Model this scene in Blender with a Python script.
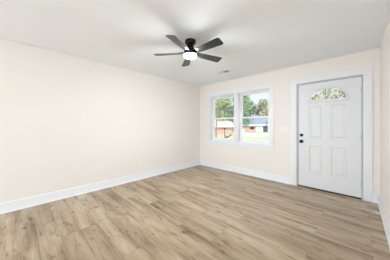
import bpy, bmesh, math, random
from mathutils import Vector, Matrix
for o in list(bpy.data.objects): bpy.data.objects.remove(o)
S = bpy.context.scene
C = S.collection
rnd = random.Random(7)

# ------------------------------------------------------------------ camera, world, lights, exposure
cam = bpy.data.cameras.new('camera'); cam_o = bpy.data.objects.new('camera', cam); C.objects.link(cam_o)
cam.sensor_width = 36; cam.lens = 15.557; cam.shift_y = -0.0118; cam.clip_start = 0.03; cam.clip_end = 500
cam_o.location = (3.558, -3.909, 1.224); cam_o.rotation_euler = (math.pi/2, 0, 0.768)
S.camera = cam_o
S.view_settings.view_transform = 'Standard'; S.view_settings.look = 'None'
S.view_settings.gamma = 1; S.view_settings.use_curve_mapping = False
S.view_settings.exposure = 0.36

W = bpy.data.worlds.new('World'); S.world = W; W.use_nodes = True
nt = W.node_tree; nt.nodes.clear()
wo = nt.nodes.new('ShaderNodeOutputWorld'); bg = nt.nodes.new('ShaderNodeBackground')
tc = nt.nodes.new('ShaderNodeTexCoord'); sp = nt.nodes.new('ShaderNodeSeparateXYZ'); rp = nt.nodes.new('ShaderNodeValToRGB')
nt.links.new(tc.outputs['Generated'], sp.inputs[0]); nt.links.new(sp.outputs['Z'], rp.inputs[0])
e_ = rp.color_ramp.elements; e_[0].position = 0.0; e_[0].color = (.78, .89, .98, 1)
e_[1].position = .75; e_[1].color = (1.7, 1.85, 2.0, 1)
k_ = e_.new(.26); k_.color = (.80, .92, 1.0, 1)
nt.links.new(rp.outputs[0], bg.inputs[0]); bg.inputs[1].default_value = .92
nt.links.new(bg.outputs[0], wo.inputs[0])

sun = bpy.data.lights.new('sun', 'SUN'); sun.energy = 1.9; sun.angle = 0.02; sun.color = (1.0, 0.95, 0.86)
sun_o = bpy.data.objects.new('sun', sun); C.objects.link(sun_o)
sun_o.rotation_euler = Vector((-0.55, 0.35, -0.62)).to_track_quat('-Z', 'Y').to_euler()

# added fill light, out of view overhead behind the camera, no fixture
al = bpy.data.lights.new('overhead_fill', 'AREA'); al.shape = 'RECTANGLE'; al.size = 1.2; al.size_y = .6
al.energy = 6; al.color = (0.95, 0.98, 1.0)
al_o = bpy.data.objects.new('overhead_fill', al); C.objects.link(al_o)
al_o.location = (1.9, -5.4, 2.41)
# added fill panel at the unseen far opening, brightens ceiling and back wall
dl = bpy.data.lights.new('rear_fill', 'AREA'); dl.shape = 'RECTANGLE'; dl.size = 2.9; dl.size_y = 1.8
dl.energy = 80; dl.color = (0.86, 0.94, 1.0)
dl_o = bpy.data.objects.new('rear_fill', dl); C.objects.link(dl_o)
dl_o.location = (1.9, -8.12, .96); dl_o.rotation_euler = (math.radians(97), 0, 0)
LAMP = 370.0     # emission of the fan's lamp

# ------------------------------------------------------------------ helpers
def s2l(v): v /= 255.0; return v/12.92 if v <= 0.04045 else ((v+0.055)/1.055)**2.4
def rgb(r, g, b): return (s2l(r), s2l(g), s2l(b), 1)
def mat(name, col, rough=0.5, metal=0.0, noise=None, bump=None, spec=0.5):
    m = bpy.data.materials.new(name); m.use_nodes = True
    n = m.node_tree; p = n.nodes['Principled BSDF']
    p.inputs['Base Color'].default_value = col; p.inputs['Roughness'].default_value = rough
    p.inputs['Metallic'].default_value = metal; p.inputs['Specular IOR Level'].default_value = spec
    if noise or bump:
        t = n.nodes.new('ShaderNodeTexCoord'); x = n.nodes.new('ShaderNodeTexNoise')
        x.inputs['Detail'].default_value = 4
        n.links.new(t.outputs['Object'], x.inputs['Vector'])
        if noise:
            sc, col2 = noise; x.inputs['Scale'].default_value = sc
            r = n.nodes.new('ShaderNodeValToRGB'); r.color_ramp.elements[0].position = .35; r.color_ramp.elements[1].position = .65
            r.color_ramp.elements[0].color = col; r.color_ramp.elements[1].color = col2
            n.links.new(x.outputs['Fac'], r.inputs[0]); n.links.new(r.outputs[0], p.inputs['Base Color'])
        if bump:
            sc, st = bump
            y = n.nodes.new('ShaderNodeTexNoise'); y.inputs['Scale'].default_value = sc; y.inputs['Detail'].default_value = 3
            n.links.new(t.outputs['Object'], y.inputs['Vector'])
            b = n.nodes.new('ShaderNodeBump'); b.inputs['Strength'].default_value = st; b.inputs['Distance'].default_value = .002
            n.links.new(y.outputs['Fac'], b.inputs['Height']); n.links.new(b.outputs[0], p.inputs['Normal'])
    return m

class MB:
    def __init__(s): s.bm = bmesh.new()
    def box(s, a, b):
        x0, y0, z0 = a; x1, y1, z1 = b
        v = [s.bm.verts.new(q) for q in ((x0,y0,z0),(x1,y0,z0),(x1,y1,z0),(x0,y1,z0),(x0,y0,z1),(x1,y0,z1),(x1,y1,z1),(x0,y1,z1))]
        for f in ((0,3,2,1),(4,5,6,7),(0,1,5,4),(1,2,6,5),(2,3,7,6),(3,0,4,7)): s.bm.faces.new([v[i] for i in f])
        return s
    def poly(s, pts):
        return s.bm.faces.new([s.bm.verts.new(p) for p in pts])
    def loft(s, rings, caps=True, closed=True):
        R = [[s.bm.verts.new(p) for p in r] for r in rings]; n = len(R[0])
        for a, b in zip(R, R[1:]):
            for i in range(n if closed else n-1):
                s.bm.faces.new((a[i], a[(i+1) % n], b[(i+1) % n], b[i]))
        if caps: s.bm.faces.new(R[0][::-1]); s.bm.faces.new(R[-1])
        return s
    def lathe(s, prof, o=(0,0,0), axis='z', n=32):
        rings = []
        for r, h in prof:
            ring = []
            for i in range(n):
                a = 2*math.pi*i/n; c, d = r*math.cos(a), r*math.sin(a)
                ring.append({'z': (o[0]+c, o[1]+d, o[2]+h), 'y': (o[0]+c, o[1]+h, o[2]-d), 'x': (o[0]+h, o[1]+c, o[2]+d)}[axis])
            rings.append(ring)
        return s.loft(rings)
    def tube(s, pts, rad, n=10):
        pts = [Vector(p) for p in pts]
        if not hasattr(rad, '__len__'): rad = [rad]*len(pts)
        rings = []
        for i, p in enumerate(pts):
            t = (pts[min(i+1, len(pts)-1)] - pts[max(i-1, 0)]).normalized()
            u = t.orthogonal().normalized() if i == 0 else (u - t*u.dot(t)).normalized()
            w = t.cross(u)
            rings.append([p + (u*math.cos(2*math.pi*k/n) + w*math.sin(2*math.pi*k/n))*rad[i] for k in range(n)])
        return s.loft(rings)
    def build(s, name, m, parent=None, bevel=0, smooth=False, off=None):
        bmesh.ops.recalc_face_normals(s.bm, faces=s.bm.faces)
        if off is not None: bmesh.ops.translate(s.bm, verts=s.bm.verts, vec=-Vector(off))
        me = bpy.data.meshes.new(name); s.bm.to_mesh(me); s.bm.free()
        o = bpy.data.objects.new(name, me); C.objects.link(o); me.materials.append(m)
        if smooth:
            for p in me.polygons: p.use_smooth = True
        if bevel:
            b = o.modifiers.new('bevel', 'BEVEL'); b.width = bevel; b.segments = 2; b.limit_method = 'ANGLE'
        if parent:
            o.parent = parent
            if off is None: o.matrix_parent_inverse = Matrix.Translation(-Vector(parent.location))
        return o
def smooth_by_angle(o, deg=35):
    me = o.data
    for p in me.polygons: p.use_smooth = True
    me.set_sharp_from_angle(angle=math.radians(deg))
    return o
def empty(name, loc):
    o = bpy.data.objects.new(name, None); C.objects.link(o); o.location = loc; o.empty_display_size = .1; return o
def tag(o, label=None, cat=None, group=None, kind=None):
    for k, v in (('label', label), ('category', cat), ('group', group), ('kind', kind)):
        if v: o[k] = v
    return o
def struct(o): o['kind'] = 'structure'; return o

# ------------------------------------------------------------------ materials
M_wall = mat('wall_paint', rgb(244, 238, 232), .75, bump=(260, .12), spec=.3)
M_ceil = mat('ceiling_paint', rgb(249, 252, 255), .9, bump=(180, .15), spec=.2)
M_trim = mat('trim_paint', rgb(238, 239, 242), .38)
M_door = mat('door_paint', rgb(231, 232, 235), .42)
M_vinyl = mat('window_vinyl', rgb(248, 248, 250), .35)
M_black = mat('matte_black_metal', rgb(9, 9, 10), .45, 0, spec=.3)
M_blade = mat('blade_charcoal', rgb(32, 32, 33), .32, noise=(9, rgb(44, 43, 43)), spec=.7)
M_plate = mat('switch_plastic', rgb(243, 242, 238), .3)
M_slot = mat('slot_dark', rgb(60, 58, 56), .6)
M_vent = mat('vent_enamel', rgb(234, 235, 236), .45)
M_ventdark = mat('vent_duct', rgb(58, 58, 60), .7)
M_thresh = mat('threshold_bronze', rgb(26, 24, 22), .5, .4)
M_gasket = mat('weatherstrip_grey', rgb(150, 150, 150), .7)
M_spring = mat('door_stop_white', rgb(236, 235, 232), .35)
M_hinge = mat('hinge_nickel', rgb(170, 170, 168), .35, .8)

def floor_material():
    m = bpy.data.materials.new('oak_plank_floor'); m.use_nodes = True; n = m.node_tree; L = n.links.new
    N = n.nodes.new; p = n.nodes['Principled BSDF']
    t = N('ShaderNodeTexCoord')
    br = N('ShaderNodeTexBrick'); br.offset = .37; br.offset_frequency = 3
    br.inputs['Scale'].default_value = 1; br.inputs['Brick Width'].default_value = 1.22; br.inputs['Row Height'].default_value = .18
    br.inputs['Mortar Size'].default_value = .0007; br.inputs['Mortar Smooth'].default_value = .3
    br.inputs['Color1'].default_value = (0, 0, 0, 1); br.inputs['Color2'].default_value = (1, 1, 1, 1); br.inputs['Mortar'].default_value = (.5, .5, .5, 1)
    L(t.outputs['Object'], br.inputs['Vector'])
    # every plank gets its own stretch of grain
    off = N('ShaderNodeVectorMath'); off.operation = 'MULTIPLY_ADD'
    sc = N('ShaderNodeVectorMath'); sc.operation = 'SCALE'; sc.inputs['Scale'].default_value = 37.0
    L(br.outputs['Color'], sc.inputs[0])
    off.inputs[1].default_value = (1, 1, 1); L(t.outputs['Object'], off.inputs[0]); L(sc.outputs[0], off.inputs[2])
    def noise(scale, stretch, detail, rough, dist=0):
        mp = N('ShaderNodeMapping'); mp.inputs['Scale'].default_value = stretch; L(off.outputs[0], mp.inputs['Vector'])
        x = N('ShaderNodeTexNoise'); x.inputs['Scale'].default_value = scale; x.inputs['Detail'].default_value = detail
        x.inputs['Roughness'].default_value = rough; x.inputs['Distortion'].default_value = dist
        L(mp.outputs[0], x.inputs['Vector']); return x
    broad = noise(3.2, (.30, 2.4, 1), 4, .5, .15)
    grain = noise(14, (.35, 6.0, 1), 5, .62, .2)
    blot = noise(8.5, (.75, 2.1, 1), 4, .55, .3)
    def ramp(stops):
        r = N('ShaderNodeValToRGB'); e = r.color_ramp.elements
        e[0].position, e[0].color = stops[0]; e[1].position, e[1].color = stops[-1]
        for q, c in stops[1:-1]: k = e.new(q); k.color = c
        return r
    base = ramp([(.30, FLOOR[0]), (.5, FLOOR[1]), (.72, FLOOR[2])]); L(broad.outputs['Fac'], base.inputs[0])
    def mix(mode, fac, a, b):
        x = N('ShaderNodeMix'); x.data_type = 'RGBA'; x.blend_type = mode
        for v, k in ((fac, 0), (a, 6), (b, 7)):
            if hasattr(v, 'is_output'): L(v, x.inputs[k])
            else: x.inputs[k].default_value = v
        return x.outputs[2]
    pl = ramp([(0, (.86, .85, .84, 1)), (.5, (.96, .96, .96, 1)), (1, (1.06, 1.06, 1.07, 1))]); L(br.outputs['Color'], pl.inputs[0])
    c = mix('MULTIPLY', 1.0, base.outputs[0], pl.outputs[0])
    gr = ramp([(.32, (.72, .69, .65, 1)), (.56, (1.02, 1.02, 1.02, 1))]); L(grain.outputs['Fac'], gr.inputs[0])
    c = mix('MULTIPLY', .75, c, gr.outputs[0])
    kn = ramp([(.27, (.42, .35, .29, 1)), (.36, (.80, .76, .72, 1)), (.44, (1, 1, 1, 1))]); L(blot.outputs['Fac'], kn.inputs[0])
    c = mix('MULTIPLY', .8, c, kn.outputs[0])
    # knots
    mp = N('ShaderNodeMapping'); mp.inputs['Scale'].default_value = (1.7, 3.2, 1); L(off.outputs[0], mp.inputs['Vector'])
    vo = N('ShaderNodeTexVoronoi'); vo.inputs['Scale'].default_value = 1.5; vo.inputs['Randomness'].default_value = 1; L(mp.outputs[0], vo.inputs['Vector'])
    vr = ramp([(.025, (.28, .21, .16, 1)), (.065, (.62, .56, .50, 1)), (.12, (1, 1, 1, 1))]); L(vo.outputs['Distance'], vr.inputs[0])
    c = mix('MULTIPLY', .9, c, vr.outputs[0])
    c = mix('MIX', br.outputs['Fac'], c, (.13, .095, .065, 1))
    L(c, p.inputs['Base Color'])
    p.inputs['Roughness'].default_value = .27; p.inputs['Specular IOR Level'].default_value = .5
    b = N('ShaderNodeBump'); b.inputs['Strength'].default_value = .12; b.inputs['Distance'].default_value = .002
    L(grain.outputs['Fac'], b.inputs['Height']); L(b.outputs[0], p.inputs['Normal'])
    return m
FLOOR = [rgb(134, 112, 88), rgb(171, 149, 122), rgb(195, 176, 151)]
M_floor = floor_material()

def glass_material(name, tint, refl=.6):
    m = bpy.data.materials.new(name); m.use_nodes = True; n = m.node_tree; n.nodes.clear(); N = n.nodes.new
    o = N('ShaderNodeOutputMaterial'); x = N('ShaderNodeMixShader'); t = N('ShaderNodeBsdfTransparent'); g = N('ShaderNodeBsdfGlossy')
    f = N('ShaderNodeFresnel'); f.inputs[0].default_value = 1.45
    k = N('ShaderNodeMath'); k.operation = 'MULTIPLY'; k.inputs[1].default_value = refl
    t.inputs[0].default_value = tint; g.inputs['Roughness'].default_value = .02
    n.links.new(f.outputs[0], k.inputs[0]); n.links.new(k.outputs[0], x.inputs[0]); n.links.new(t.outputs[0], x.inputs[1])
    n.links.new(g.outputs[0], x.inputs[2]); n.links.new(x.outputs[0], o.inputs[0]); return m
M_glass = glass_material('window_glass', (.97, .985, .98, 1))

def emit(name, col, st):
    m = bpy.data.materials.new(name); m.use_nodes = True; p = m.node_tree.nodes['Principled BSDF']
    p.inputs['Base Color'].default_value = (.9, .9, .9, 1)
    p.inputs['Emission Color'].default_value = col; p.inputs['Emission Strength'].default_value = st; return m
M_lamp = emit('lamp_diffuser', (.88, .95, 1.0, 1), LAMP)

# ------------------------------------------------------------------ room shell
RW, RL, H, T = 3.81, 4.45, 2.44, .14        # width, length, height, wall thickness
WX0, WX1, WX2, WX3, WZ0, WZ1 = .43, 1.225, 1.335, 2.13, .775, 2.065     # twin window openings
DX0, DX1, DZ1 = 2.672, 3.612, 2.052          # door opening

f = MB(); f.box((-T, -RL-3.6, -.2), (RW+T, 0, 0)).box((DX0, 0, -.2), (DX1, T, 0))
struct(f.build('floor', M_floor))
struct(MB().box((-T, -RL-3.6, H), (RW+T, T, H+.25)).build('ceiling', M_ceil))
w = MB()
for a, b in (((-T, 0, -.2), (WX0, T, H)), ((WX0, 0, -.2), (WX1, T, WZ0)), ((WX0, 0, WZ1), (WX1, T, H)), ((WX1, 0, -.2), (WX2, T, H)),
             ((WX2, 0, -.2), (WX3, T, WZ0)), ((WX2, 0, WZ1), (WX3, T, H)), ((WX3, 0, -.2), (DX0, T, H)), ((DX0, 0, DZ1), (DX1, T, H)), ((DX1, 0, -.2), (RW+T, T, H))):
    w.box(a, b)
struct(w.build('wall_back', M_wall))
struct(MB().box((-T, -RL-3.6, -.2), (0, 0, H)).build('wall_left', M_wall))
struct(MB().box((RW, -RL-3.6, -.2), (RW+T, 0, H)).build('wall_right', M_wall))
w = MB(); w.box((-T, -RL-3.6-T, -.2), (.43, -RL-3.6, H)).box((3.37, -RL-3.6-T, -.2), (RW+T, -RL-3.6, H))
w.box((.43, -RL-3.6-T, -.2), (3.37, -RL-3.6, .05)).box((.43, -RL-3.6-T, 1.88), (3.37, -RL-3.6, H))
struct(w.build('wall_far', M_wall))

# baseboards: flat board, eased top, quarter-round shoe
def baseboard(name, p0, p1, nrm):
    prof = [(0, 0), (.026, 0), (.026, .006), (.022, .014), (.0155, .019), (.0145, .021), (.0145, .132), (.011, .140), (0, .142)]
    p0, p1, nrm = Vector(p0), Vector(p1), Vector(nrm)
    rings = [[p + nrm*d + Vector((0, 0, h)) for d, h in prof] for p in (p0, p1)]
    return smooth_by_angle(struct(MB().loft(rings).build(name, M_trim)), 30)
baseboard('baseboard_left', (0, -RL, 0), (0, 0, 0), (1, 0, 0))
baseboard('baseboard_back', (0.0265, 0, 0), (2.552, 0, 0), (0, -1, 0))
baseboard('baseboard_corner', (3.722, 0, 0), (RW-.0265, 0, 0), (0, -1, 0))
baseboard('baseboard_right', (RW, -RL, 0), (RW, 0, 0), (-1, 0, 0))

# casings
def flat_boards(name, boards, m=M_trim, bevel=.003):
    t = MB()
    for a, b in boards: t.box(a, b)
    return struct(t.build(name, m, bevel=bevel))
cw, ct = .11, .018
flat_boards('trim_1', [((WX0-cw, -ct, WZ0), (WX0, 0, WZ1)), ((WX3, -ct, WZ0), (WX3+cw-.02, 0, WZ1)), ((WX1, -ct, WZ0), (WX2, 0, WZ1)),
                       ((WX0-cw, -ct, WZ1), (WX3+cw-.02, 0, WZ1+cw)), ((WX0-cw, -ct, WZ0-cw), (WX3+cw-.02, 0, WZ0))])
flat_boards('trim_2', [((DX0-.118, -ct, 0), (DX0-.006, 0, DZ1+.006)), ((DX1+.006, -ct, 0), (DX1+.118, 0, DZ1+.006)),
                       ((DX0-.118, -ct, DZ1+.006), (DX1+.118, 0, DZ1+.118))])

# ------------------------------------------------------------------ windows (twin double-hung)
def frame_boards(t, x0, x1, z0, z1, y0, y1, l, r, b, tp):
    t.box((x0, y0, z0), (x0+l, y1, z1)); t.box((x1-r, y0, z0), (x1, y1, z1))
    t.box((x0+l, y0, z0), (x1-r, y1, z0+b)); t.box((x0+l, y0, z1-tp), (x1-r, y1, z1)); return t
def make_window(name, x0, x1):
    root = struct(empty(name, ((x0+x1)/2, T/2, WZ0)))
    j = .016
    t = MB(); frame_boards(t, x0, x1, WZ0, WZ1, 0, T, j, j, .02, j)          # extension jamb
    t.build('jamb', M_trim, root, bevel=.002)
    a, b, z0, z1 = x0+j, x1-j, WZ0+.02, WZ1-j
    t = MB(); frame_boards(t, a, b, z0, z1, .062, T, .022, .022, .024, .022); t.build('window_frame', M_vinyl, root, bevel=.003)
    a += .022; b -= .022; z0 += .024; z1 -= .022; zm = (z0+z1)/2
    up = MB(); frame_boards(up, a, b, zm-.02, z1, .104, .13, .034, .034, .036, .034); up = up.build('upper_sash', M_vinyl, root, bevel=.003)
    lo = MB(); frame_boards(lo, a, b, z0, zm+.02, .072, .100, .036, .036, .05, .038); lo = lo.build('lower_sash', M_vinyl, root, bevel=.003)
    for sash, y, q0, q1 in ((up, .115, zm+.012, z1-.03), (lo, .084, z0+.045, zm-.014)):
        g = MB().box((a+.03, y, q0), (b-.03, y+.005, q1)).build('pane', M_glass)
        g.parent = sash
    lk = MB(); xm = (a+b)/2
    lk.box((xm-.03, .076, zm+.02), (xm+.03, .098, zm+.027)); lk.tube([(xm-.02, .087, zm+.031), (xm+.024, .081, zm+.033)], .005)
    k = lk.build('sash_lock', M_vinyl); k.parent = lo
make_window('window_1', WX0, WX1)
make_window('window_2', WX2, WX3)

# ------------------------------------------------------------------ front door
SX0, SX1, SZ0, SZ1, SY0, SY1 = 2.692, 3.599, .022, 2.036, .012, .056   # slab
door = struct(empty('door_1', ((SX0+SX1)/2, SY0, 0)))
jb = MB(); jb.box((DX0-.012, 0, 0), (DX0+.010, T, DZ1)).box((DX1-.010, 0, 0), (DX1+.012, T, DZ1)).box((DX0-.012, 0, DZ1-.010), (DX1+.012, T, DZ1+.012))
jb.build('door_jamb', M_trim, door)
st = MB(); st.box((DX0+.010, SY1+.003, .01), (DX0+.028, T, DZ1-.01)).box((DX1-.028, SY1+.003, .01), (DX1-.010, T, DZ1-.01)).box((DX0+.028, SY1+.003, DZ1-.028), (DX1-.028, T, DZ1-.01))
st.build('weatherstrip', M_gasket, door)
th = MB(); th.loft([[(x, .004, 0), (x, T+.03, 0), (x, T+.03, .006), (x, .07, .019), (x, .022, .019), (x, .008, .010)] for x in (DX0+.010, DX1-.010)])
th.build('threshold', M_thresh, door)

FCX, FZ0, FA, FBH = 3.146, 1.690, .278, .232      # fanlight opening: centre, base, half width, height
def arch(cx, z0, a, h, n=40):
    """outline of a half ellipse standing on a short straight base, starting lower right"""
    pts = [(cx + a*math.cos(math.pi*i/n), z0 + h*math.sin(math.pi*i/n)) for i in range(n+1)]
    base = [(cx - a + 2*a*i/12, z0) for i in range(1, 12)]
    return pts + base
ar = arch(FCX, FZ0, FA, FBH)
def rect_ray(cx, cz, x0, x1, z0, z1, p):
    dx, dz = p[0]-cx, p[1]-cz; k = 1e9
    if dx > 1e-9: k = min(k, (x1-cx)/dx)
    if dx < -1e-9: k = min(k, (x0-cx)/dx)
    if dz > 1e-9: k = min(k, (z1-cz)/dz)
    if dz < -1e-9: k = min(k, (z0-cz)/dz)
    return (cx+dx*k, cz+dz*k)
slab = MB()
def panel(x0, x1, z0, z1):
    y = SY0
    loops = [(0, 0), (.006, .005), (.012, .0075), (.028, .0075), (.046, .0015), (.050, .001)]
    rings = [[(x0+i, y+d, z0+i), (x1-i, y+d, z0+i), (x1-i, y+d, z1-i), (x0+i, y+d, z1-i)] for i, d in loops]
    slab.loft(rings, caps=False); slab.poly(rings[-1])
xs = [SX0, 2.880, 3.072, 3.222, 3.414, SX1]; xs = [SX0, 2.872, 3.086, 3.206, 3.420, SX1]
zs = [SZ0, .30, .825, .975, 1.59, 1.645, 1.995, SZ1]
for i in range(5):
    for k in range(7):
        x0, x1, z0, z1 = xs[i], xs[i+1], zs[k], zs[k+1]
        if i in (1, 3) and k in (1, 3): panel(x0, x1, z0, z1)
        elif k == 5 and i in (1, 2, 3): continue
        else: slab.poly([(x0, SY0, z0), (x1, SY0, z0), (x1, SY0, z1), (x0, SY0, z1)])
fx0, fx1, fz0, fz1 = xs[1], xs[4], zs[5], zs[6]; cc = (FCX, FZ0+.08)
for y in (SY0, SY1):
    X0, X1, Z0, Z1 = (fx0, fx1, fz0, fz1) if y == SY0 else (SX0, SX1, SZ0, SZ1)
    out = [rect_ray(*cc, X0, X1, Z0, Z1, p) for p in ar]; n = len(ar)
    for i in range(n):
        a, b = ar[i], ar[(i+1) % n]; c, d = out[i], out[(i+1) % n]
        q = [(a[0], y, a[1]), (b[0], y, b[1]), (d[0], y, d[1])]
        if abs(c[0]-d[0]) > 1e-6 and abs(c[1]-d[1]) > 1e-6:      # the ray pair spans a corner
            q.append((X0 if min(c[0], d[0]) < FCX else X1, y, Z1 if max(c[1], d[1]) > cc[1] else Z0))
        q.append((c[0], y, c[1])); slab.poly(q)
for i in range(len(ar)):
    a, b = ar[i], ar[(i+1) % len(ar)]
    slab.poly([(a[0], SY0, a[1]), (b[0], SY0, b[1]), (b[0], SY1, b[1]), (a[0], SY1, a[1])])
for q in (((SX0, SZ0), (SX1, SZ0)), ((SX1, SZ0), (SX1, SZ1)), ((SX1, SZ1), (SX0, SZ1)), ((SX0, SZ1), (SX0, SZ0))):
    (a, c), (b, d) = q; slab.poly([(a, SY0, c), (b, SY0, d), (b, SY1, d), (a, SY1, c)])
bmesh.ops.remove_doubles(slab.bm, verts=slab.bm.verts, dist=1e-5)
slab.build('door_slab', M_door, door)
# fanlight
def offset_arch(g, n=40): return arch(FCX, FZ0-g, FA+g, FBH+2*g, n)
fr = MB(); rings = []
for g, y in ((-.014, SY0+.019), (-.014, SY0-.006), (.002, SY0-.013), (.016, SY0-.012), (.024, SY0-.004), (.026, SY0+.001)):
    rings.append([(x, y, z) for x, z in offset_arch(g)])
fan_frame = smooth_by_angle(fr.loft(rings, caps=False).build('fanlight_frame', M_door, door))
g = MB(); o2 = offset_arch(-.001); y = SY0+.020
g.loft([[(x, y, z) for x, z in o2], [(x, y+.006, z) for x, z in o2]])
M_glass2 = glass_material('fanlight_glass', (.97, .97, .93, 1))
pane = g.build('fanlight_pane', M_glass2, door)
mu = MB(); yb, yf = SY0+.024, SY0-.004
def bar2(pts, wd):
    V = [Vector((p[0], 0, p[1])) for p in pts]; L = []
    for i, p in enumerate(V):
        t = (V[min(i+1, len(V)-1)]-V[max(i-1, 0)]).normalized(); s = Vector((-t.z, 0, t.x))*wd
        L.append([p-s+Vector((0, yb, 0)), p-s*.6+Vector((0, yf, 0)), p+s*.6+Vector((0, yf, 0)), p+s+Vector((0, yb, 0))])
    mu.loft(L)
bar2([(FCX+.105*math.cos(math.pi*i/18), FZ0+.080*math.sin(math.pi*i/18)) for i in range(19)], .009)
bar2([(FCX+.062*math.cos(math.pi*i/18), FZ0+.046*math.sin(math.pi*i/18)) for i in range(19)], .006)
for an in (45, 90, 135):
    c, s = math.cos(math.radians(an)), math.sin(math.radians(an))
    k = 1/math.hypot(c/(FA-.002), s/(FBH-.002)); q = 1/math.hypot(c/.105, s/.080)
    bar2([(FCX+c*q, FZ0+s*q), (FCX+c*k, FZ0+s*k)], .011)
mu.build('muntin', M_door, door)
# scrolls of the leaded glass
lead = MB()
for an in (22, 67, 113, 158):
    c, s = math.cos(math.radians(an)), math.sin(math.radians(an))
    k = .5*(1/math.hypot(c/FA, s/FBH) + 1/math.hypot(c/.105, s/.080))
    ox, oz = FCX+c*k, FZ0+s*k
    for r, sg in ((.030, 1), (.020, -1)):
        lead.tube([(ox+sg*.012*s+r*math.cos(2*math.pi*i/16), SY0+.018, oz-sg*.012*c+r*.9*math.sin(2*math.pi*i/16)) for i in range(17)], .0026, 6)
    lead.tube([(ox-c*.05, SY0+.018, oz-s*.05), (ox+c*.05, SY0+.018, oz+s*.05)], .0024, 6)
tag(lead.build('leading', mat('brass_came', rgb(176, 160, 110), .4, .7), door), 'brass leading')
# hardware
kx = SX0+.054
def latch(z): return (kx, SY0, z)
k = MB(); k.lathe([(.001, 0), (.033, 0), (.033, -.006), (.029, -.010), (.012, -.012), (.011, -.030), (.020, -.036), (.0275, -.046), (.0285, -.056), (.024, -.066), (.012, -.071), (.001, -.072)], latch(.905), 'y')
tag(smooth_by_angle(k.build('door_knob', M_black, door)), 'black round knob')
k = MB(); k.lathe([(.001, 0), (.031, 0), (.031, -.010), (.026, -.018), (.010, -.019), (.001, -.019)], latch(1.030), 'y')
bolt = tag(smooth_by_angle(k.build('deadbolt', M_black, door)), 'black deadbolt rose')
k = MB().box((kx-.019, SY0-.030, 1.024), (kx+.019, SY0-.018, 1.036)).build('thumb_turn', M_black, bevel=.003)
k.parent = bolt
for z in (.25, 1.03, 1.82):
    h = MB(); h.lathe([(.001, -.045), (.006, -.045), (.006, .045), (.001, .045)], (SX1+.002, SY0-.004, z), 'z', 12)
    h.build('hinge', M_hinge, door, smooth=False)

# ------------------------------------------------------------------ ceiling fan
FX, FY = 1.829, -2.215
fan = tag(empty('ceiling_fan', (FX, FY, H)), 'black five-blade flush-mount ceiling fan with a glowing round lamp', 'ceiling fan')
O = (0, 0, 0)
def fpart(mb, name, m, **k): return mb.build(name, m, fan, off=O, **k)
smooth_by_angle(fpart(MB().lathe([(.001, 0), (.074, 0), (.076, -.006), (.076, -.034), (.070, -.046), (.050, -.050), (.001, -.050)], n=40), 'canopy', M_black), 40)
smooth_by_angle(fpart(MB().lathe([(.001, -.048), (.046, -.048), (.046, -.095), (.054, -.112), (.078, -.132), (.088, -.142), (.091, -.152), (.091, -.194), (.001, -.194)], n=40), 'motor_housing', M_black), 40)
smooth_by_angle(fpart(MB().lathe([(.001, -.194), (.096, -.194), (.098, -.198), (.098, -.208), (.096, -.212), (.001, -.212)], n=40), 'lamp_ring', M_black), 40)
lam = [(.001, -.210), (.087, -.210), (.087, -.222)] + [(.087*math.cos(a*math.pi/16), -.222-.028*math.sin(a*math.pi/16)) for a in range(1, 8)] + [(.001, -.250)]
lamp = fpart(MB().lathe(lam, n=40), 'lamp_diffuser', M_lamp, smooth=True)
lamp['label'] = 'glowing white round diffuser'
def blade_mesh():
    b = MB(); top, bot = [], []
    n = 16; out = []
    r0, r1 = .125, .53
    def half(r):                       # half width along the radius
        u = (r-r0)/(r1-r0); hw = .047 + .022*u
        e = r1-r
        if e < .028: hw -= .028 - math.sqrt(max(0, .028**2-(.028-e)**2))
        e2 = r-r0
        if e2 < .012: hw -= .012 - math.sqrt(max(0, .012**2-(.012-e2)**2))
        return hw
    rs = [r0, r0+.003, r0+.008, r0+.014] + [r0+.03+(r1-r0-.065)*i/10 for i in range(11)] + [r1-.028, r1-.020, r1-.012, r1-.006, r1-.002, r1]
    pitch = math.radians(-13); rings = []
    for r in rs:
        h = half(r); ring = []
        for t, z in ((-1, -.003), (1, -.003), (1, .003), (-1, .003)):
            y = t*h; ring.append((r, y*math.cos(pitch)-z*math.sin(pitch), -.180 + y*math.sin(pitch)+z*math.cos(pitch)))
        rings.append(ring)
    b.loft(rings); return b
b0 = fpart(blade_mesh(), 'blade', M_blade)
ib = MB(); pit = math.radians(-13); rr = []
for r, hw in ((.080, .030), (.13, .032), (.165, .030), (.185, .016)):
    rr.append([(r, y*math.cos(pit)-z*math.sin(pit), -.172+y*math.sin(pit)+z*math.cos(pit)) for y, z in ((-hw, -.004), (hw, -.004), (hw, .004), (-hw, .004))])
i0 = ib.loft(rr).build('blade_bracket', M_black, b0, off=O)
for k in range(5):
    a = math.radians(1.0 + 72*k)
    if k == 0: b0.rotation_euler.z = a; continue
    b = b0.copy(); C.objects.link(b); b.parent = fan; b.rotation_euler.z = a
    i = i0.copy(); C.objects.link(i); i.parent = b

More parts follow.
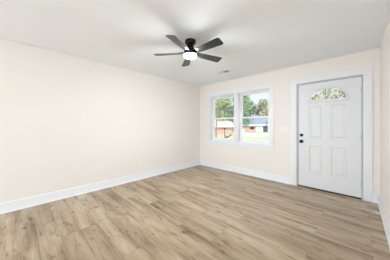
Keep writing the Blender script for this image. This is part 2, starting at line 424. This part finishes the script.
# ------------------------------------------------------------------ ceiling register
vx0, vx1, vy0, vy1 = 1.205, 1.515, -.775, -.630
vent = tag(empty('ceiling_vent', ((vx0+vx1)/2, (vy0+vy1)/2, H)), 'small white slotted air register in the ceiling near the back wall', 'vent')
v = MB(); z0, z1 = H-.007, H; r = .022
for a, b in (((vx0, vy0, z0), (vx1, vy0+r, z1)), ((vx0, vy1-r, z0), (vx1, vy1, z1)), ((vx0, vy0+r, z0), (vx0+r, vy1-r, z1)), ((vx1-r, vy0+r, z0), (vx1, vy1-r, z1)),
             (((vx0+vx1)/2-.005, vy0+r, z0), ((vx0+vx1)/2+.005, vy1-r, z1))): v.box(a, b)
v.build('register_frame', M_vent, vent, bevel=.002)
MB().box((vx0+r, vy0+r, H-.0012), (vx1-r, vy1-r, H)).build('duct', M_ventdark, vent)
lv = MB(); cx = (vx0+vx1)/2
for i in range(24):
    x = vx0+r+.006+i*(vx1-vx0-2*r-.008)/23
    if abs(x-cx) < .008: continue
    s = -.0040 if x < cx else .0040
    lv.loft([[(x-s-.0006, y, H-.0015), (x-s+.0006, y, H-.0015), (x+s+.0006, y, H-.0075), (x+s-.0006, y, H-.0075)] for y in (vy0+r, vy1-r)])
lv.build('louver', M_vent, vent)

# ------------------------------------------------------------------ wall plates
def outlet(name, label, loc, wall):
    root = tag(empty(name, loc), label, 'outlet', None)
    def P(u, d, z): return (u, -d, z) if wall == 'back' else (d, u, z)
    def bx(mb, u0, u1, d0, d1, z0, z1):
        a, b = P(u0, d0, z0), P(u1, d1, z1); mb.box(tuple(min(p, q) for p, q in zip(a, b)), tuple(max(p, q) for p, q in zip(a, b)))
    m = MB(); bx(m, -.035, .035, 0, .005, -.0575, .0575); m.build('cover_plate', M_plate, root, bevel=.003, off=O)
    for s in (1, -1):
        m = MB(); bx(m, -.017, .017, .004, .008, s*.0205-.014, s*.0205+.014); rc = m.build('receptacle', M_plate, root, bevel=.004, off=O)
        m = MB()
        for u, h in ((-.007, .005), (.007, .004)): bx(m, u-.001, u+.001, .0075, .0083, s*.0205-h+.002, s*.0205+h+.002)
        bx(m, -.002, .002, .0075, .0083, s*.0205-.010, s*.0205-.006)
        m.build('slots', M_slot, rc, off=O)
    return root
outlet('wall_outlet', 'white duplex outlet low on the long left wall', (0, -2.072, .315), 'left')
outlet('wall_outlet', 'white duplex outlet low on the back wall under the window', (1.121, 0, .335), 'back')
sw = tag(empty('light_switch', (2.427, 0, 1.138)), 'white three-gang rocker switch plate between the window and the door', 'light switch')
MB().box((-.081, -.006, -.0575), (.081, 0, .0575)).build('cover_plate', M_plate, sw, bevel=.003, off=O)
for u in (-.046, 0, .046):
    MB().loft([[(u+a, -.0055, -.033), (u+a, -.0115, -.033), (u+a, -.0075, 0), (u+a, -.0085, .033), (u+a, -.0055, .033)] for a in (-.0165, .0165)]).build('rocker', M_plate, sw, off=O)

# ------------------------------------------------------------------ spring door stop on the right baseboard
ds = tag(empty('door_stop', (RW-.0145, -.66, .075)), 'white spring door stop on the right baseboard beside the door', 'door stop')
smooth_by_angle(MB().lathe([(.001, 0), (.012, 0), (.011, -.006), (.006, -.010), (.001, -.010)], axis='x', n=16).build('mounting_base', M_spring, ds, off=O))
sp_ = MB(); N_ = 150
sp_.tube([(-.008-.056*i/N_, .0055*math.cos(i*.9), .0055*math.sin(i*.9)) for i in range(N_+1)], .0013, 6)
sp_.build('spring', M_spring, ds, smooth=True, off=O)
smooth_by_angle(MB().lathe([(.001, -.062), (.0075, -.062), (.0085, -.066), (.0085, -.074), (.006, -.078), (.001, -.078)], axis='x', n=16).build('rubber_tip', M_spring, ds, off=O))

# ================================================================== outdoors
GZ = -1.14
def ground_mat():
    return mat('lawn', rgb(168, 172, 138), .9, noise=(.35, rgb(188, 184, 152)))
struct(MB().box((-140, T+.3, GZ-.3), (80, 160, GZ)).build('ground', ground_mat()))
M_road = mat('pale_concrete', rgb(196, 194, 188), .9, noise=(1.2, rgb(208, 206, 200)))
dirn = Vector((.721, .693, 0)); up_ = Vector((0, 0, 1)); dep = Vector((-.693, .721, 0))    # along the street / away from the house
def Q(base, u, d, z): p = Vector(base) + dirn*u + dep*d; return (p.x, p.y, GZ+z)
def obox(mb, base, u0, u1, d0, d1, z0, z1):
    a = [Q(base, u, d, z0) for u, d in ((u0, d0), (u1, d0), (u1, d1), (u0, d1))]; b = [Q(base, u, d, z1) for u, d in ((u0, d0), (u1, d0), (u1, d1), (u0, d1))]
    return mb.loft([a, b])
street = (-16.8, 25.1, 0)
struct(obox(MB(), street, 6.5, 70, 0, 18, 0, .03).build('street', M_road))

def house(base, wid, depth, wallh, roofh, mw, mr, label, parts):
    root = tag(empty('house', Q(base, 0, 0, 0)), label, 'house')
    obox(MB(), base, -wid/2, wid/2, 0, depth, 0, wallh).build('wall', mw, root)
    r = MB(); e = .6
    A = [Q(base, u, d, z) for u in (-wid/2-e, wid/2+e) for d, z in ((-e, wallh), (depth+e, wallh), (depth/2, wallh+roofh))]
    r.loft([A[:3], A[3:]]); r.build('roof', mr, root)
    obox(MB(), base, -wid/2-e, wid/2+e, -e-.12, -e, wallh-.12, wallh+.26).build('fascia', M_hwhite, root)
    for nm, m, u0, u1, z0, z1, dd in parts:
        fr_ = obox(MB(), base, u0, u1, -dd, .02, z0, z1).build(nm, m, root)
        if nm == 'window':
            p = obox(MB(), base, u0+.12, u1-.12, -dd-.02, -dd+.01, z0+.12, z1-.12).build('pane', M_hdark)
            p.parent = fr_
    return root
M_hwhite = mat('house_white', rgb(240, 240, 238), .7)
M_hdark = mat('house_glass', rgb(58, 66, 76), .2)
M_brick = mat('house_brick', rgb(212, 170, 158), .9, noise=(6, rgb(224, 188, 178)))
M_roofg = mat('roof_bluegrey', rgb(128, 138, 156), .85, noise=(3, rgb(144, 154, 172)))
M_roofp = mat('roof_clay', rgb(206, 166, 156), .9, noise=(2, rgb(220, 184, 174)))
M_gar = mat('garage_grey', rgb(84, 92, 100), .6)
house((-20.2, 53.6, 0), 17, 8, 2.35, 2.7, M_brick, M_roofg, 'low house with a blue-grey roof across the street, seen through the right window',
      [('garage_door', M_gar, .6, 4.4, .1, 2.1, .05), ('door', M_hwhite, -1.9, .4, .1, 2.15, .06), ('window', M_hwhite, -4.2, -2.3, .8, 2.0, .06), ('door', M_hwhite, -7.0, -5.8, .1, 2.1, .06)])
house((-22.8, 33.0, 0), 6.4, 6, 2.0, 1.5, M_brick, M_roofp, 'pinkish brick house with a clay roof seen through the left window', [])

def leaf_mat(name, a, b, c):
    m = bpy.data.materials.new(name); m.use_nodes = True; n = m.node_tree; p = n.nodes['Principled BSDF']
    g = n.nodes.new('ShaderNodeNewGeometry'); r = n.nodes.new('ShaderNodeValToRGB')
    e = r.color_ramp.elements; e[0].color = a; e[1].color = c; k = e.new(.5); k.color = b
    n.links.new(g.outputs['Random Per Island'], r.inputs[0]); n.links.new(r.outputs[0], p.inputs['Base Color']); p.inputs['Roughness'].default_value = .6
    return m
M_leaf = leaf_mat('leaf_green', rgb(118, 146, 122), rgb(172, 188, 148), rgb(214, 220, 178))
M_leafd = leaf_mat('leaf_deep_green', rgb(96, 130, 116), rgb(136, 164, 138), rgb(182, 200, 160))
M_leafy = leaf_mat('leaf_autumn', rgb(112, 114, 92), rgb(184, 178, 140), rgb(226, 216, 178))
M_bark = mat('bark', rgb(150, 126, 112), .9, noise=(5, rgb(178, 152, 138)))
def tree(label, loc, h, rad, mleaf, n=1500, ls=.42, trunk=.28, low=.18, group=None):
    root = tag(empty('tree', (loc[0], loc[1], GZ)), label, 'tree', group)
    t = MB(); lean = rnd.uniform(-.4, .4)
    t.tube([(loc[0], loc[1], GZ-.1), (loc[0]+lean*.3, loc[1], GZ+h*.3), (loc[0]+lean, loc[1]+.2, GZ+h*.62), (loc[0]+lean*1.2, loc[1]+.2, GZ+h*.85)], [trunk, trunk*.8, trunk*.5, trunk*.2])
    for k in range(5):
        a = k*1.26+rnd.random(); z = GZ+h*(.38+.07*k)
        t.tube([(loc[0]+lean*.6, loc[1], z), (loc[0]+lean*.6+math.cos(a)*rad*.35, loc[1]+math.sin(a)*rad*.35, z+h*.1), (loc[0]+lean*.6+math.cos(a)*rad*.6, loc[1]+math.sin(a)*rad*.6, z+h*.16)], [trunk*.4, trunk*.25, trunk*.1], 6)
    t.build('trunk', M_bark, root)
    cl = []
    for k in range(26):
        u = rnd.random(); a = rnd.random()*6.283; z = low+(.95-low)*u
        wr = math.sin(math.pi*min(1, .18+.82*u)**.8)*rad*rnd.uniform(.3, .85)
        cl.append((Vector((loc[0]+wr*math.cos(a), loc[1]+wr*math.sin(a), GZ+h*z)), rad*rnd.uniform(.26, .42)))
    fm = MB()
    for k in range(n):
        c, r = cl[k % 26]
        d = Vector((rnd.gauss(0, 1), rnd.gauss(0, 1), rnd.gauss(0, 1))).normalized()
        p = c + d*r*rnd.uniform(.55, 1.05)
        nn = (d+Vector((rnd.gauss(0, .5), rnd.gauss(0, .5), rnd.gauss(0, .5)+.3))).normalized(); u = nn.orthogonal().normalized(); w_ = nn.cross(u); s = ls*rnd.uniform(.6, 1.2)
        fm.poly([p-u*s, p-w_*s*.45+nn*s*.12, p+u*s, p+w_*s*.45+nn*s*.12])
    fm.build('foliage', mleaf, root)
    return root
T_ = 'trees beyond the street'
tree('tall green tree behind the blue-grey roofed house, left of its roof ridge', (-34.0, 67.4, 0), 18.0, 6.4, M_leaf, 2600, .55)
tree('dark green tree low behind the middle of the blue-grey roofed house', (-31.8, 70.0, 0), 13.4, 4.6, M_leafd, 2000, .5)
tree('yellowing tree behind the right half of the blue-grey roofed house', (-26.6, 70.6, 0), 13.4, 5.2, M_leafy, 2000, .5)
tree('green tree directly above the clay roof in the left window', (-30.5, 45.7, 0), 13.6, 5.0, M_leaf, 2400, .45)
tree('deep green tree at the right edge of the left window', (-26.3, 49, 0), 14.2, 4.6, M_leafd, 2000, .45)
tree('pale tree at the far left edge of the left window', (-33.5, 40, 0), 15, 5.2, M_leaf, 2000, .5)
tree('bare-stemmed tree with a pinkish trunk near the left edge of the left window', (-13.3, 18.6, 0), 9.5, 2.2, M_leaf, 500, .22, .15, .62)
M_leaft = leaf_mat('leaf_thinning', rgb(84, 90, 76), rgb(168, 164, 132), rgb(224, 218, 190))
for px, py, h, r_, m_, lb in ((-6.6, 33, 10.5, 4.2, M_leaft, 'autumn tree at the left end of the view through the door fanlight'), (-1.2, 38, 12.5, 5.0, M_leaft, 'tall autumn tree in the middle of the view through the door fanlight'),
                              (3.0, 33, 10.5, 4.0, M_leaft, 'autumn tree at the right end of the view through the door fanlight')):
    tree(lb, (px, py, 0), h, r_, m_, 1100, .36)
# mailbox on its post in the front yard
mbx = (-11.9, 19.0)
ml = tag(empty('mailbox', (mbx[0], mbx[1], GZ)), 'dark mailbox on a thin post in the yard outside the left window', 'mailbox')
MB().box((mbx[0]-.045, mbx[1]-.045, GZ), (mbx[0]+.045, mbx[1]+.045, GZ+1.75)).build('post', M_gar, ml)
m = MB(); m.loft([[Vector((mbx[0], mbx[1], GZ+1.75)) + dirn*u + dep*(.13*math.cos(a)) + up_*(.10+(.12*math.sin(a) if a <= math.pi else -.10)) for a in [math.pi*i/10 for i in range(11)] + [3.3, 6.1]] for u in (-.15, .15)])
m.build('box', M_hdark, ml)
br = MB(); b0_ = Vector((-12.9, 20.5, GZ))
br.tube([b0_-dirn*.15, b0_+dirn*.3+up_*.30, b0_+dirn*.8+up_*.52, b0_+dirn*1.35+up_*.80], [.17, .14, .09, .04], 8)
br.tube([b0_+dirn*.3+up_*.28, b0_+dirn*.05+up_*.75], [.07, .03], 6)
br.tube([b0_+dirn*.7+up_*.46, b0_+dirn*1.0+up_*.9], [.06, .03], 6)
tag(br.build('fallen_branch', mat('wet_bark', rgb(62, 60, 62), .8)), 'dark fallen branch on the grass beside the mailbox post', 'branch')
